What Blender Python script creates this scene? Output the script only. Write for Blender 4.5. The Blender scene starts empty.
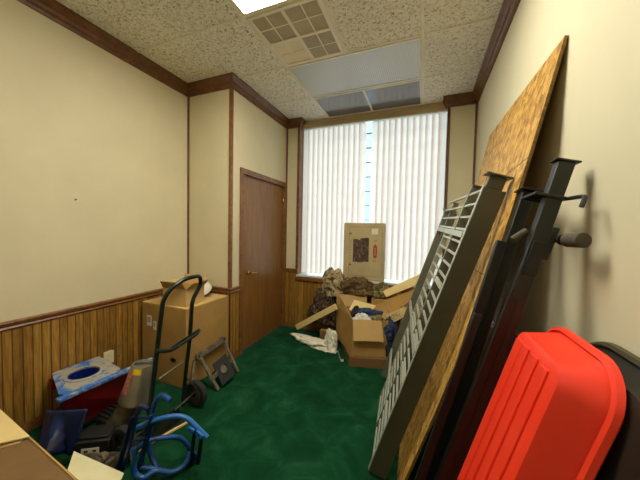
import bpy, bmesh, math, random
from mathutils import Vector, Matrix, noise
C = bpy.context.scene.collection
R = math.radians
V = Vector
# ------------------------------------------------------------------ camera
F_PX, YAW, PITCH, ROLL = 265.3, 21.52, 2.22, 1.23
def make_camera():
    y, p, r = R(YAW), R(PITCH), R(ROLL)
    F = V((-math.sin(y)*math.cos(p), math.cos(y)*math.cos(p), -math.sin(p)))
    Rt = V((math.cos(y), math.sin(y), 0)); U = Rt.cross(F)
    R2 = Rt*math.cos(r)+U*math.sin(r); U2 = U*math.cos(r)-Rt*math.sin(r)
    cd = bpy.data.cameras.new('camera'); cd.sensor_width = 36; cd.lens = F_PX/640*36
    cd.clip_start = 0.02
    o = bpy.data.objects.new('camera', cd); C.objects.link(o)
    m = Matrix((R2, U2, -F)).transposed().to_4x4(); m.translation = (0, 0, 1.43)
    o.matrix_world = m
    bpy.context.scene.camera = o
make_camera()
# ------------------------------------------------------------------ materials
def srgb(r, g, b):
    f = lambda c: (c/255/12.92) if c/255 <= .04045 else ((c/255+.055)/1.055)**2.4
    return (f(r), f(g), f(b), 1)
class NT:
    def __init__(s, name):
        s.m = bpy.data.materials.new(name); s.m.use_nodes = True
        s.t = s.m.node_tree; s.b = s.t.nodes['Principled BSDF']
        s.tc = s.t.nodes.new('ShaderNodeTexCoord')
    def n(s, typ, **k):
        o = s.t.nodes.new(typ)
        for a, v in k.items():
            if a.startswith('i_'): o.inputs[a[2:].replace('_', ' ')].default_value = v
            else: setattr(o, a, v)
        return o
    def l(s, a, b): s.t.links.new(a, b)
    def mapping(s, scale=(1, 1, 1), rot=(0, 0, 0), loc=(0, 0, 0)):
        mp = s.n('ShaderNodeMapping'); mp.inputs['Scale'].default_value = scale
        mp.inputs['Rotation'].default_value = rot; mp.inputs['Location'].default_value = loc
        s.l(s.tc.outputs['Object'], mp.inputs['Vector']); return mp.outputs['Vector']
    def noise(s, vec, scale, detail=3, rough=.5, dist=0):
        o = s.n('ShaderNodeTexNoise'); o.inputs['Scale'].default_value = scale
        o.inputs['Detail'].default_value = detail; o.inputs['Roughness'].default_value = rough
        o.inputs['Distortion'].default_value = dist
        s.l(vec, o.inputs['Vector']); return o.outputs['Fac']
    def ramp(s, fac, stops, interp='LINEAR'):
        o = s.n('ShaderNodeValToRGB'); o.color_ramp.interpolation = interp
        e = o.color_ramp.elements
        while len(e) < len(stops): e.new(.5)
        for k, (p, c) in enumerate(stops): e[k].position = p; e[k].color = c
        s.l(fac, o.inputs['Fac']); return o.outputs['Color']
    def mix(s, fac, a, b, mode='MIX'):
        o = s.n('ShaderNodeMix', data_type='RGBA', blend_type=mode)
        if isinstance(fac, (int, float)): o.inputs[0].default_value = fac
        else: s.l(fac, o.inputs[0])
        for i, x in ((6, a), (7, b)):
            if isinstance(x, tuple): o.inputs[i].default_value = x
            else: s.l(x, o.inputs[i])
        return o.outputs[2]
    def math(s, op, a, b=0.0, c=None):
        o = s.n('ShaderNodeMath', operation=op)
        for i, x in enumerate((a, b) if c is None else (a, b, c)):
            if isinstance(x, (int, float)): o.inputs[i].default_value = x
            else: s.l(x, o.inputs[i])
        return o.outputs[0]
    def sep(s, vec):
        o = s.n('ShaderNodeSeparateXYZ'); s.l(vec, o.inputs[0]); return o.outputs
    def bump(s, h, strength=.3, dist=.01):
        o = s.n('ShaderNodeBump'); o.inputs['Strength'].default_value = strength
        o.inputs['Distance'].default_value = dist; s.l(h, o.inputs['Height'])
        s.l(o.outputs['Normal'], s.b.inputs['Normal']); return o
    def fin(s, col=None, rough=.6, metal=0, spec=.5, coat=0):
        if col is not None:
            if isinstance(col, tuple): s.b.inputs['Base Color'].default_value = col
            else: s.l(col, s.b.inputs['Base Color'])
        s.b.inputs['Roughness'].default_value = rough
        s.b.inputs['Metallic'].default_value = metal
        s.b.inputs['Specular IOR Level'].default_value = spec
        s.b.inputs['Coat Weight'].default_value = coat
        return s.m
def plain(name, c, rough=.6, metal=0, var=.12, scale=8, spec=.5, bump=0):
    n = NT(name); f = n.noise(n.mapping(), scale, 4, .6)
    dk = tuple(x*(1-var*2) for x in c[:3])+(1,); lt = tuple(min(1, x*(1+var)) for x in c[:3])+(1,)
    col = n.ramp(f, [(.3, dk), (.7, lt)])
    if bump: n.bump(n.noise(n.mapping(), scale*8, 3, .6), bump, .003)
    return n.fin(col, rough, metal, spec)
def wood(name, c1, c2, scale=(14, 14, .9), rough=.4, amt=1, spec=.5):
    n = NT(name); v = n.mapping(scale)
    a = n.noise(v, 2.2, 5, .65, 1.2)
    b = n.noise(n.mapping((scale[0]*8, scale[1]*8, scale[2]*3)), 2, 2, .5)
    f = n.math('MULTIPLY_ADD', b, .35, n.math('MULTIPLY', a, .7))
    n.bump(f, .15, .002)
    return n.fin(n.ramp(f, [(.35, c1), (.68, c2)]), rough, 0, spec)
M = {}
M['wall'] = plain('wall_paint', srgb(208, 197, 160), .75, var=.03, scale=2.5, bump=.12)
M['wall_right'] = plain('wall_paint_right', srgb(208, 200, 168), .8, var=.025, scale=2, bump=.12)
def carpet():
    n = NT('green_carpet'); v = n.mapping()
    a = n.noise(v, 4.5, 5, .65, .8); b = n.noise(v, 260, 2, .7)
    f = n.math('MULTIPLY_ADD', b, .45, n.math('MULTIPLY', a, .6))
    col = n.ramp(f, [(.34, srgb(8, 44, 24)), (.55, srgb(16, 70, 40)), (.74, srgb(52, 106, 72))])
    n.bump(b, .8, .01)
    return n.fin(col, .95, 0, .1)
M['carpet'] = carpet()
def ceiling():
    n = NT('textured_ceiling_tile'); v = n.mapping()
    a = n.noise(v, 46, 3, .6, 1.1); b = n.noise(v, 150, 3, .6)
    f = n.math('MULTIPLY_ADD', b, .3, n.math('MULTIPLY', a, .75))
    col = n.ramp(f, [(.38, srgb(158, 150, 128)), (.48, srgb(236, 230, 212)), (.58, srgb(255, 252, 240))])
    n.bump(f, 1, .02)
    return n.fin(col, .9, 0, .2)
M['ceiling'] = ceiling()
def wainscot():
    n = NT('grooved_oak_panelling')
    x, y, z = n.sep(n.tc.outputs['Object'])
    h = n.math('ADD', x, y)
    u = n.math('FRACT', n.math('DIVIDE', h, .145))
    def groove(p, w): return n.math('LESS_THAN', n.math('ABSOLUTE', n.math('SUBTRACT', u, p)), w)
    g = n.math('MAXIMUM', n.math('MAXIMUM', groove(.06, .028), groove(.40, .022)), groove(.72, .022))
    idx = n.math('FLOOR', n.math('DIVIDE', h, .048))
    wn = n.n('ShaderNodeTexWhiteNoise', noise_dimensions='1D'); n.l(idx, wn.inputs['W'])
    a = n.noise(n.mapping((22, 22, 1.3)), 2, 5, .65, 2.2)
    b = n.noise(n.mapping((160, 160, 5)), 2, 2, .5)
    f = n.math('ADD', n.math('MULTIPLY', a, .7), n.math('ADD', n.math('MULTIPLY', b, .3), n.math('MULTIPLY_ADD', wn.outputs['Value'], .16, -.08)))
    c = n.ramp(f, [(.36, srgb(112, 78, 26)), (.52, srgb(150, 110, 44)), (.68, srgb(182, 142, 66))])
    n.bump(n.math('SUBTRACT', 1, g), .6, .006)
    return n.fin(n.mix(g, c, srgb(88, 56, 22)), .42, 0, .45)
M['wainscot'] = wainscot()
M['trim'] = wood('brown_wood_trim', srgb(84, 50, 25), srgb(126, 82, 45), (6, 6, 6), .38)
M['rail'] = wood('rail_wood_trim', srgb(92, 56, 24), srgb(140, 94, 48), (6, 6, 6), .38)
M['door'] = wood('door_veneer', srgb(104, 66, 26), srgb(144, 100, 48), (10, 10, .7), .35)
M['header'] = wood('header_wood', srgb(176, 156, 118), srgb(200, 180, 142), (1, 10, 10), .5)
M['grid'] = plain('cream_ceiling_grid', srgb(240, 234, 214), .5, var=.04)
M['white'] = plain('white_enamel', srgb(225, 222, 205), .35, var=.04)
M['sill'] = plain('pale_sill', srgb(214, 218, 214), .3, var=.05)
M['cream_plate'] = plain('cream_plastic', srgb(226, 216, 176), .4, var=.03)
M['brass'] = plain('brass', srgb(200, 165, 90), .25, 1, .05)
M['steel'] = plain('bright_steel', srgb(190, 186, 172), .35, 1, .1)
def card(name, base, dirt=.25, spec=.3):
    n = NT(name); v = n.mapping()
    a = n.noise(v, 5, 4, .6); b = n.noise(n.mapping((90, 90, 6)), 3, 2, .5)
    f = n.math('MULTIPLY_ADD', b, .25, n.math('MULTIPLY', a, .75))
    dk = tuple(x*(1-dirt) for x in base[:3])+(1,)
    return n.fin(n.ramp(f, [(.3, dk), (.65, base)]), .75, 0, spec)
M['card'] = card('brown_cardboard', srgb(176, 138, 76))
M['card_light'] = card('pale_cardboard', srgb(204, 168, 108), .15)
M['card_dark'] = card('dull_cardboard', srgb(122, 92, 54))
M['card_yellow'] = card('yellowed_cardboard', srgb(218, 192, 128), .12)
M['card_old'] = card('stained_old_cardboard', srgb(190, 172, 128), .22)
M['card_edge'] = card('cardboard_edge', srgb(206, 178, 124), .1)
def osb():
    n = NT('oriented_strand_board')
    v = n.mapping((1, 1.6, 1), (.3, .2, .5))
    vo = n.n('ShaderNodeTexVoronoi', feature='F1'); vo.inputs['Scale'].default_value = 26; vo.inputs['Randomness'].default_value = 1
    w = n.noise(n.mapping(), 14, 3, .6)
    vm = n.n('ShaderNodeVectorMath', operation='ADD'); n.l(v, vm.inputs[0])
    cw = n.n('ShaderNodeCombineXYZ'); n.l(n.math('MULTIPLY', w, .06), cw.inputs[0]); n.l(n.math('MULTIPLY', w, .09), cw.inputs[1])
    n.l(cw.outputs[0], vm.inputs[1]); n.l(vm.outputs[0], vo.inputs['Vector'])
    bw = n.n('ShaderNodeRGBToBW'); n.l(vo.outputs['Color'], bw.inputs[0])
    fine = n.noise(n.mapping((30, 140, 30), (0, 0, .4)), 1.5, 3, .6)
    f = n.math('MULTIPLY_ADD', fine, .35, n.math('MULTIPLY', bw.outputs[0], .65))
    col = n.ramp(f, [(.2, srgb(112, 76, 26)), (.45, srgb(170, 126, 52)), (.72, srgb(202, 160, 82))])
    # pencil lines snapped across the sheet
    x, y, z = n.sep(n.tc.outputs['Object'])
    ln = n.math('LESS_THAN', n.math('ABSOLUTE', n.math('SUBTRACT', n.math('ADD', z, n.math('MULTIPLY', y, .05)), 1.72)), .0028)
    ln2 = n.math('LESS_THAN', n.math('ABSOLUTE', n.math('SUBTRACT', n.math('ADD', z, n.math('MULTIPLY', y, .02)), 1.22)), .0024)
    col = n.mix(n.math('MAXIMUM', ln, ln2), col, srgb(60, 44, 24))
    n.bump(f, .35, .003)
    return n.fin(col, .55, 0, .4)
M['osb'] = osb()
M['osb_edge'] = plain('board_edge', srgb(132, 98, 44), .8, var=.3, scale=60)
M['rail_paint'] = plain('grey_green_paint', srgb(96, 98, 82), .42, var=.08, scale=14, spec=.5)
M['rail_light'] = plain('pale_grey_paint', srgb(150, 154, 138), .42, var=.06)
M['beam'] = plain('grey_olive_beam', srgb(80, 76, 58), .5, var=.08, scale=6)
M['post'] = plain('dark_green_steel', srgb(32, 33, 26), .45, var=.2, scale=10)
M['post_black'] = plain('black_steel', srgb(15, 14, 12), .45, var=.25, scale=10)
M['foam'] = plain('grey_brown_roller', srgb(74, 68, 52), .8, var=.2, scale=30, bump=.3)
def redp():
    n = NT('red_plastic'); b = n.noise(n.mapping(), 420, 2, .5); n.bump(b, .25, .0015)
    a = n.noise(n.mapping(), 5, 3, .5)
    return n.fin(n.ramp(a, [(.3, srgb(232, 50, 26)), (.7, srgb(236, 62, 36))]), .42, 0, .4)
M['red'] = redp()
M['black_plastic'] = plain('black_plastic', srgb(30, 27, 22), .38, var=.1, scale=5)
M['olive_lit_rim'] = plain('olive_lit_rim', srgb(70, 62, 36), .4, var=.1)  # olive tone stands for light caught by the black sled's rim
M['truck'] = plain('dark_green_tube', srgb(24, 36, 28), .3, var=.25, scale=20)
M['rubber'] = plain('black_rubber', srgb(30, 29, 26), .75, var=.2)
M['blue'] = plain('blue_paint', srgb(26, 78, 140), .32, var=.3, scale=14)
M['blue_bright'] = plain('bright_blue_paint', srgb(34, 104, 178), .35, var=.15, scale=12)
M['blue_dark'] = plain('dark_blue_paint', srgb(12, 36, 78), .3, var=.35, scale=9)
M['navy_hole'] = plain('deep_blue_paint', srgb(12, 34, 110), .35, var=.1)
def dusty():
    n = NT('dusty_blue_metal'); a = n.noise(n.mapping(), 9, 5, .65, .6)
    col = n.ramp(a, [(.42, srgb(44, 104, 176)), (.49, srgb(150, 150, 142)), (.62, srgb(168, 154, 120))])
    n.bump(a, .4, .006); return n.fin(col, .6, 0, .4)
M['dusty'] = dusty()
def dusty_edge():
    n = NT('scuffed_blue_edge'); a = n.noise(n.mapping((1, 1, 1)), 24, 4, .65)
    return n.fin(n.ramp(a, [(.50, srgb(40, 96, 170)), (.62, srgb(150, 158, 160))]), .5)
M['dusty_edge'] = dusty_edge()
M['dark_red'] = plain('dark_red_paint', srgb(140, 18, 22), .4, var=.15, scale=5)
def galv():
    n = NT('dull_silver_metal'); a = n.noise(n.mapping((1, 1, .3)), 12, 4, .6)
    return n.fin(n.ramp(a, [(.3, srgb(150, 146, 132)), (.7, srgb(186, 182, 168))]), .38, .85)
M['galv'] = galv()
M['dirty_metal'] = plain('dirty_metal', srgb(104, 96, 72), .6, .4, .3, 18)
M['yellow'] = plain('yellow_sticker', srgb(236, 206, 30), .5, var=.05)
M['red_label'] = plain('red_white_label', srgb(206, 120, 100), .5, var=.3, scale=60)
M['paper'] = plain('cream_paper', srgb(226, 218, 172), .8, var=.04, scale=4)
M['white_paper'] = plain('white_sheeting', srgb(228, 224, 200), .8, var=.06, scale=6)
M['black'] = plain('black_paint', srgb(18, 17, 15), .6, var=.3, scale=12)
M['grime'] = plain('grimy_brown_metal', srgb(80, 70, 48), .7, .3, .35, 20, bump=.4)
M['iron'] = plain('worn_iron', srgb(116, 104, 84), .6, .4, .3, 22, bump=.3)
M['stick'] = plain('pale_wood', srgb(214, 184, 118), .6, var=.1, scale=20)
M['shell'] = plain('white_shell', srgb(232, 228, 208), .3, var=.04)
def camo(name, cs, sc=11):
    n = NT(name); a = n.noise(n.mapping(), sc, 2, .5, .7)
    col = n.ramp(a, [(.0, cs[0]), (.43, cs[1]), (.52, cs[2]), (.6, cs[3])], 'CONSTANT')
    n.bump(n.noise(n.mapping(), 60, 3, .6), .3, .004); return n.fin(col, .9, 0, .2)
M['camo_tan'] = camo('tan_camouflage_cloth', [srgb(82, 66, 42), srgb(150, 132, 94), srgb(176, 160, 120), srgb(112, 96, 66)])
M['camo_dark'] = camo('dark_camouflage_cloth', [srgb(34, 28, 22), srgb(86, 70, 50), srgb(50, 40, 32), srgb(120, 100, 72)], 14)
M['brown_cloth'] = camo('brown_cloth', [srgb(70, 54, 32), srgb(108, 88, 56), srgb(90, 70, 42), srgb(132, 110, 76)], 8)
M['olive_cloth'] = camo('olive_cloth', [srgb(90, 82, 50), srgb(140, 128, 86), srgb(116, 104, 66), srgb(160, 146, 104)], 8)
M['denim'] = plain('blue_denim', srgb(44, 60, 92), .9, var=.3, scale=26, bump=.3)
M['navy_cloth'] = plain('navy_cloth', srgb(26, 34, 50), .9, var=.3, scale=16)
M['white_cloth'] = plain('white_cloth', srgb(210, 206, 190), .9, var=.1, scale=12)
M['black_cloth'] = plain('black_cloth', srgb(24, 22, 22), .9, var=.3, scale=16)
def print_dark():
    n = NT('dark_printed_picture'); a = n.noise(n.mapping((1, 1, .8)), 16, 5, .75, 1.5)
    return n.fin(n.ramp(a, [(.42, srgb(58, 40, 32)), (.56, srgb(88, 66, 52)), (.68, srgb(150, 130, 100))]), .7)
M['picture'] = print_dark()
def speckle():
    n = NT('printed_speckle'); a = n.noise(n.mapping(), 60, 3, .6)
    return n.fin(n.ramp(a, [(.42, srgb(120, 104, 70)), (.52, srgb(208, 188, 130))]), .7)
M['speckle'] = speckle()
M['red_print'] = plain('red_print', srgb(168, 60, 34), .7, var=.1)
M['brown_print'] = plain('brown_print', srgb(110, 86, 56), .7, var=.2, scale=40)
# lamp lens: acrylic with fine ribs; lit and unlit
def lens(name, base, emit=0, rough=.22, rib=True):
    n = NT(name); x, y, z = n.sep(n.tc.outputs['Object'])
    w = n.math('SINE', n.math('MULTIPLY', x, 330)); w2 = n.math('SINE', n.math('MULTIPLY', y, 330))
    h = n.math('ADD', w, w2) if rib else n.noise(n.mapping(), 30, 2, .5)
    n.bump(h, .22 if rib else .12, .004)
    m = n.fin(base, rough, 0, .8)
    if emit:
        n.b.inputs['Emission Strength'].default_value = emit
        f = n.math('MULTIPLY_ADD', n.math('MULTIPLY', w, w2), .12, .88)
        cc = n.mix(f, (.55, .6, .62, 1), (1, .95, .82, 1)); n.l(cc, n.b.inputs['Emission Color'])
    return m
M['lens_lit'] = lens('lit_lens', srgb(235, 235, 225), 30)
M['lens_rear'] = lens('dim_lens', srgb(235, 235, 225), 6)
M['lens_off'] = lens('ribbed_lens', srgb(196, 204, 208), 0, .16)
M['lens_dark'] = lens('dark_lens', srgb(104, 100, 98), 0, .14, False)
M['egg_dark'] = plain('grille_tan', srgb(182, 170, 144), .6, var=.12, scale=3)  # darker tan tone for three of the grille panes
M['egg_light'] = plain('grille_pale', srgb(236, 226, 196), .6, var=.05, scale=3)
def blind():
    n = NT('vertical_blind_fabric')
    t = n.t; out = [q for q in t.nodes if q.type == 'OUTPUT_MATERIAL'][0]
    a = n.noise(n.mapping((60, 60, 60)), 3, 3, .6)
    col = n.ramp(a, [(.3, srgb(228, 206, 194)), (.7, srgb(244, 230, 222))])
    tr = n.n('ShaderNodeBsdfTranslucent'); n.l(col, tr.inputs['Color'])
    df = n.n('ShaderNodeBsdfDiffuse'); n.l(col, df.inputs['Color'])
    mx = n.n('ShaderNodeMixShader'); mx.inputs[0].default_value = .62
    n.l(df.outputs[0], mx.inputs[1]); n.l(tr.outputs[0], mx.inputs[2])
    n.l(mx.outputs[0], out.inputs['Surface']); t.nodes.remove(n.b); return n.m
M['blind'] = blind()
def glass():
    n = NT('glass_block'); t = n.t; out = [q for q in t.nodes if q.type == 'OUTPUT_MATERIAL'][0]
    tr = n.n('ShaderNodeBsdfTransparent'); tr.inputs['Color'].default_value = (.80, .93, .97, 1)
    gl = n.n('ShaderNodeBsdfGlossy'); gl.inputs['Roughness'].default_value = .2
    mx = n.n('ShaderNodeMixShader'); mx.inputs[0].default_value = .06
    n.l(tr.outputs[0], mx.inputs[1]); n.l(gl.outputs[0], mx.inputs[2])
    n.l(mx.outputs[0], out.inputs['Surface']); t.nodes.remove(n.b); return n.m
M['glass'] = glass()
M['mortar'] = plain('grey_mortar', srgb(120, 122, 118), .8, var=.1)
# ------------------------------------------------------------------ mesh helpers
class MB:
    """collects shapes into one mesh (local coordinates of its thing)"""
    def __init__(s): s.v = []; s.f = []; s.mi = []; s.cur = 0
    def add(s, vs, fs):
        k = len(s.v); s.v += [tuple(x) for x in vs]
        for f in fs: s.f.append(tuple(k+i for i in f)); s.mi.append(s.cur)
        return s
    def box(s, a, b, M4=None):
        x0, y0, z0 = a; x1, y1, z1 = b
        vs = [V(p) for p in ((x0, y0, z0), (x1, y0, z0), (x1, y1, z0), (x0, y1, z0), (x0, y0, z1), (x1, y0, z1), (x1, y1, z1), (x0, y1, z1))]
        if M4 is not None: vs = [M4 @ q for q in vs]
        return s.add(vs, [(0, 3, 2, 1), (4, 5, 6, 7), (0, 1, 5, 4), (1, 2, 6, 5), (2, 3, 7, 6), (3, 0, 4, 7)])
    def slab(s, quad, t, n=None):
        """quad of 4 points thickened by t along the normal"""
        q = [V(p) for p in quad]
        if n is None: n = (q[1]-q[0]).cross(q[2]-q[0]).normalized()
        n = V(n)*t
        k = len(q); vs = q+[p+n for p in q]
        fs = [tuple(reversed(range(k))), tuple(range(k, 2*k))]
        for i in range(k): j = (i+1) % k; fs.append((i, j, k+j, k+i))
        return s.add(vs, fs)
    def beam(s, p0, p1, w, h, side=(0, 0, 1)):
        p0 = V(p0); p1 = V(p1); d = (p1-p0).normalized(); sd = V(side)
        a = d.cross(sd).normalized()*w/2; b = a.cross(d).normalized()*h/2
        vs = []
        for p in (p0, p1): vs += [p-a-b, p+a-b, p+a+b, p-a+b]
        return s.add(vs, [(3, 2, 1, 0), (4, 5, 6, 7), (0, 1, 5, 4), (1, 2, 6, 5), (2, 3, 7, 6), (3, 0, 4, 7)])
    def tube(s, pts, r, seg=12, smooth_n=0, cap=True):
        pts = [V(p) for p in pts]
        if smooth_n: pts = fillet(pts, smooth_n)
        rings = []; up = None
        for i, p in enumerate(pts):
            d = (pts[min(i+1, len(pts)-1)]-pts[max(i-1, 0)]).normalized()
            if up is None:
                up = V((0, 0, 1)) if abs(d.z) < .9 else V((1, 0, 0))
            a = d.cross(up).normalized(); b = a.cross(d).normalized(); up = b
            rr = r[min(len(r)-1, round(i*(len(r)-1)/max(1, len(pts)-1)))] if isinstance(r, (list, tuple)) else r
            rings.append([p+(a*math.cos(t)+b*math.sin(t))*rr for t in [2*math.pi*j/seg for j in range(seg)]])
        vs = [q for ring in rings for q in ring]; fs = []
        for i in range(len(rings)-1):
            for j in range(seg):
                k = (j+1) % seg; fs.append((i*seg+j, i*seg+k, (i+1)*seg+k, (i+1)*seg+j))
        if cap: fs += [tuple(reversed(range(seg))), tuple(range((len(rings)-1)*seg, len(rings)*seg))]
        return s.add(vs, fs)
    def lathe(s, prof, M4=None, seg=28, close=False):
        vs = []; fs = []; n = len(prof)
        for j in range(seg):
            t = 2*math.pi*j/seg
            for r, z in prof:
                q = V((r*math.cos(t), r*math.sin(t), z)); vs.append(M4 @ q if M4 is not None else q)
        for j in range(seg):
            k = (j+1) % seg
            for i in range(n-1 if not close else n):
                i2 = (i+1) % n; fs.append((j*n+i, k*n+i, k*n+i2, j*n+i2))
        return s.add(vs, fs)
    def build(s, name, mat, parent=None, bevel=0, smooth=False, loc=None, subdiv=0, solid=0):
        me = bpy.data.meshes.new(name)
        org = V((0, 0, 0))
        if loc is not None: org = V(loc)
        me.from_pydata([tuple(V(p)-org) for p in s.v], [], s.f); me.validate()
        mats = mat if isinstance(mat, (list, tuple)) else [mat]
        for m in mats: me.materials.append(m)
        for p, mi in zip(me.polygons, s.mi): p.material_index = min(mi, len(mats)-1)
        bm = bmesh.new(); bm.from_mesh(me)
        bmesh.ops.remove_doubles(bm, verts=bm.verts, dist=1e-6)
        bmesh.ops.recalc_face_normals(bm, faces=bm.faces); bm.to_mesh(me); bm.free()
        o = bpy.data.objects.new(name, me); C.objects.link(o); o.location = org
        if parent is not None: o.parent = parent
        if solid:
            md = o.modifiers.new('solid', 'SOLIDIFY'); md.thickness = solid; md.offset = 0
        if bevel:
            md = o.modifiers.new('bevel', 'BEVEL'); md.width = bevel; md.segments = 2; md.limit_method = 'ANGLE'; md.angle_limit = R(40)
        if subdiv:
            md = o.modifiers.new('sub', 'SUBSURF'); md.levels = subdiv; md.render_levels = subdiv
        if smooth or bevel:
            me.shade_smooth()
            if hasattr(me, 'set_sharp_from_angle'): me.set_sharp_from_angle(angle=R(40))
        return o
def fillet(pts, n):
    """rounds the corners of a polyline"""
    out = [pts[0]]
    for i in range(1, len(pts)-1):
        a, b, c = pts[i-1], pts[i], pts[i+1]
        la = min((a-b).length, (c-b).length)*.45
        p = b+(a-b).normalized()*la; q = b+(c-b).normalized()*la
        for k in range(n+1):
            t = k/n; out.append(p*(1-t)**2+b*2*t*(1-t)+q*t*t)
    out.append(pts[-1]); return out
def tag(o, label, cat, group=None, kind=None):
    o['label'] = label; o['category'] = cat
    if group: o['group'] = group
    if kind: o['kind'] = kind
    return o
def thing(name, label, cat, loc=(0, 0, 0), group=None, mat=None):
    o = bpy.data.objects.new(name, None); C.objects.link(o); o.empty_display_size = .05
    if mat is not None: o.matrix_world = mat
    else: o.location = loc
    tag(o, label, cat, group); return o
class Sub(MB):
    """MB in world coordinates whose result is parented to a thing at loc"""
def part(mb, name, mat, root, **k):
    """world-coordinate mesh builder -> child of an unrotated root"""
    l = root.location.copy(); p = root.parent
    while p is not None: l += p.location; p = p.parent
    mb.v = [tuple(V(q)-l) for q in mb.v]
    return mb.build(name, mat, root, **k)
def struct(o, cat=None):
    o['kind'] = 'structure'; return o
def sweep(mb, poly, prof, z0=0):
    """profile (offset from wall to the right of travel, z) along an XY polyline, mitred"""
    P = [V((p[0], p[1])) for p in poly]; n = len(P); rings = []
    for i in range(n):
        ds = []
        if i > 0: ds.append((P[i]-P[i-1]).normalized())
        if i < n-1: ds.append((P[i+1]-P[i]).normalized())
        ns = [V((d.y, -d.x)) for d in ds]
        if len(ns) == 2:
            m = (ns[0]+ns[1]).normalized(); m = m/max(.2, m.dot(ns[0]))
        else: m = ns[0]
        rings.append([(P[i].x+m.x*o, P[i].y+m.y*o, z0+z) for o, z in prof])
    k = len(prof); vs = [q for r_ in rings for q in r_]; fs = []
    for i in range(n-1):
        for j in range(k): j2 = (j+1) % k; fs.append((i*k+j, i*k+j2, (i+1)*k+j2, (i+1)*k+j))
    fs += [tuple(range(k)), tuple(reversed(range((n-1)*k, n*k)))]
    return mb.add(vs, fs)
def crumple(name, mat, parent, c, size, seed, rough=1.0, sub=5, amp=.28, flat=.0, rotz=0, solid=False):
    """a heap of folded cloth"""
    bm = bmesh.new(); bmesh.ops.create_icosphere(bm, subdivisions=sub, radius=1)
    off = V((seed*7.3, seed*3.1, seed*1.7))
    for v in bm.verts:
        p = v.co.copy()
        a = noise.noise(p*1.3+off); b = 1-abs(noise.noise(p*2.6*rough+off*2))*2; d = 1-abs(noise.noise(p*5.5*rough+off))*2
        k = 1+a*amp*1.6+(b-.5)*amp+(d-.5)*amp*.35
        q = p*k
        if q.z < -.55: q.z = -.55+(q.z+.55)*.08
        v.co = V((q.x*size[0], q.y*size[1], q.z*size[2]))
    lo = min(v.co.z for v in bm.verts)
    m = Matrix.Rotation(rotz, 3, 'Z')
    for v in bm.verts: v.co.z -= lo; v.co = m @ v.co
    me = bpy.data.meshes.new(name); bm.to_mesh(me); bm.free(); me.materials.append(mat); me.shade_smooth()
    o = bpy.data.objects.new(name, me); C.objects.link(o)
    if parent is not None:
        o.parent = parent; o.location = V(c)-parent.location
    else: o.location = c
    return o
# ------------------------------------------------------------------ the room
H = 2.98; XL = -2.5; XB = -1.9; XR = .5; YB = 2.25; YD = 3.43; YW = 3.56; YR = -1.3
def sbox(name, a, b, mat): return struct(MB().box(a, b).build(name, mat))
sbox('floor', (XL-.1, YR-.1, -.08), (XR+.1, YW+.2, 0), M['carpet'])
sbox('ceiling', (XL-.1, YR-.1, H), (XR+.1, YW+.2, H+.08), M['ceiling'])
sbox('wall_left', (XL-.1, YR, 0), (XL, YB, H), M['wall'])
sbox('wall_right', (XR, YR, 0), (XR+.1, YW+.2, H), M['wall_right'])
sbox('wall_rear', (XL-.1, YR-.1, 0), (XR+.1, YR, H), M['wall'])
sbox('wall_left_return', (XL-.1, YB, 0), (XB, YB+.1, H), M['wall'])
w = MB(); w.box((XB-.1, YB+.1, 0), (XB, 2.45, H)); w.box((XB-.1, 2.45, 2.04), (XB, 3.39, H)); w.box((XB-.1, 3.39, 0), (XB, YW+.2, H))
struct(w.build('wall_closet', M['wall']))
w = MB(); w.box((XB, YD, 0), (-1.70, YW+.2, H)); w.box((.21, YD, 0), (XR, YW+.2, H)); w.box((-1.70, YD, 0), (.21, YW+.2, .735))
struct(w.build('wall_back', M['wall']))
# door
dr = MB().box((XB-.045, 2.455, .012), (XB-.018, 3.385, 2.035)).build('door_1', M['door'], bevel=.002); struct(dr)
h = MB(); h.tube([(XB-.018, 2.58, .905), (XB+.035, 2.58, .905)], .011); h.lathe([(0, 0), (.028, 0), (.026, .008), (.0, .009)], Matrix.Translation((XB-.018, 2.58, .905)) @ Matrix.Rotation(R(90), 4, 'Y'))
h.tube([(XB+.035, 2.565, .905), (XB+.04, 2.60, .908), (XB+.036, 2.685, .902)], [.011, .009, .007], smooth_n=4)
h.build('door_handle', M['brass'], dr, smooth=True)
for z in (.25, 1.82):
    g = MB(); g.box((XB-.019, 3.372, z-.045), (XB-.006, 3.386, z+.045)); g.build('hinge', M['brass'], dr, bevel=.002)
cs = MB()
prof = [(0, 0), (.014, 0), (.019, .012), (.019, .05), (.012, .058), (0, .058)]
for y0, y1 in ((2.392, 2.452), (3.388, 3.428)): cs.box((XB, y0, 0), (XB+.018, y1, 2.092)); cs.box((XB-.1, y0+.03 if y0 < 3 else y0-.004, 0), (XB+.001, y1+.001 if y0 < 3 else y0+.01, 2.04))
cs.box((XB, 2.392, 2.032), (XB+.019, 3.428, 2.093)); cs.box((XB-.1, 2.45, 2.03), (XB+.001, 3.39, 2.045))
struct(cs.build('trim_1', M['rail'], bevel=.003))
# wainscot
wc = MB()
wc.box((XL, YR, .0), (XL+.008, YB, .765)); struct(wc.build('wainscot_left', M['wainscot']))
wc = MB(); wc.box((XL, YB-.008, 0), (XB+.008, YB, .765)); wc.box((XB, YB-.008, 0), (XB+.008, 2.392, .765)); struct(wc.build('wainscot_return', M['wainscot']))
wc = MB(); wc.box((XB, YD-.008, 0), (-1.70, YD, .83)); wc.box((-1.70, YD-.008, 0), (.21, YD, .735)); wc.box((.21, YD-.008, 0), (XR, YD, .83)); struct(wc.build('wainscot_back', M['wainscot']))
wc = MB(); wc.box((XR-.008, YR, 0), (XR, YD, .765)); struct(wc.build('wainscot_right', M['wainscot']))
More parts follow.
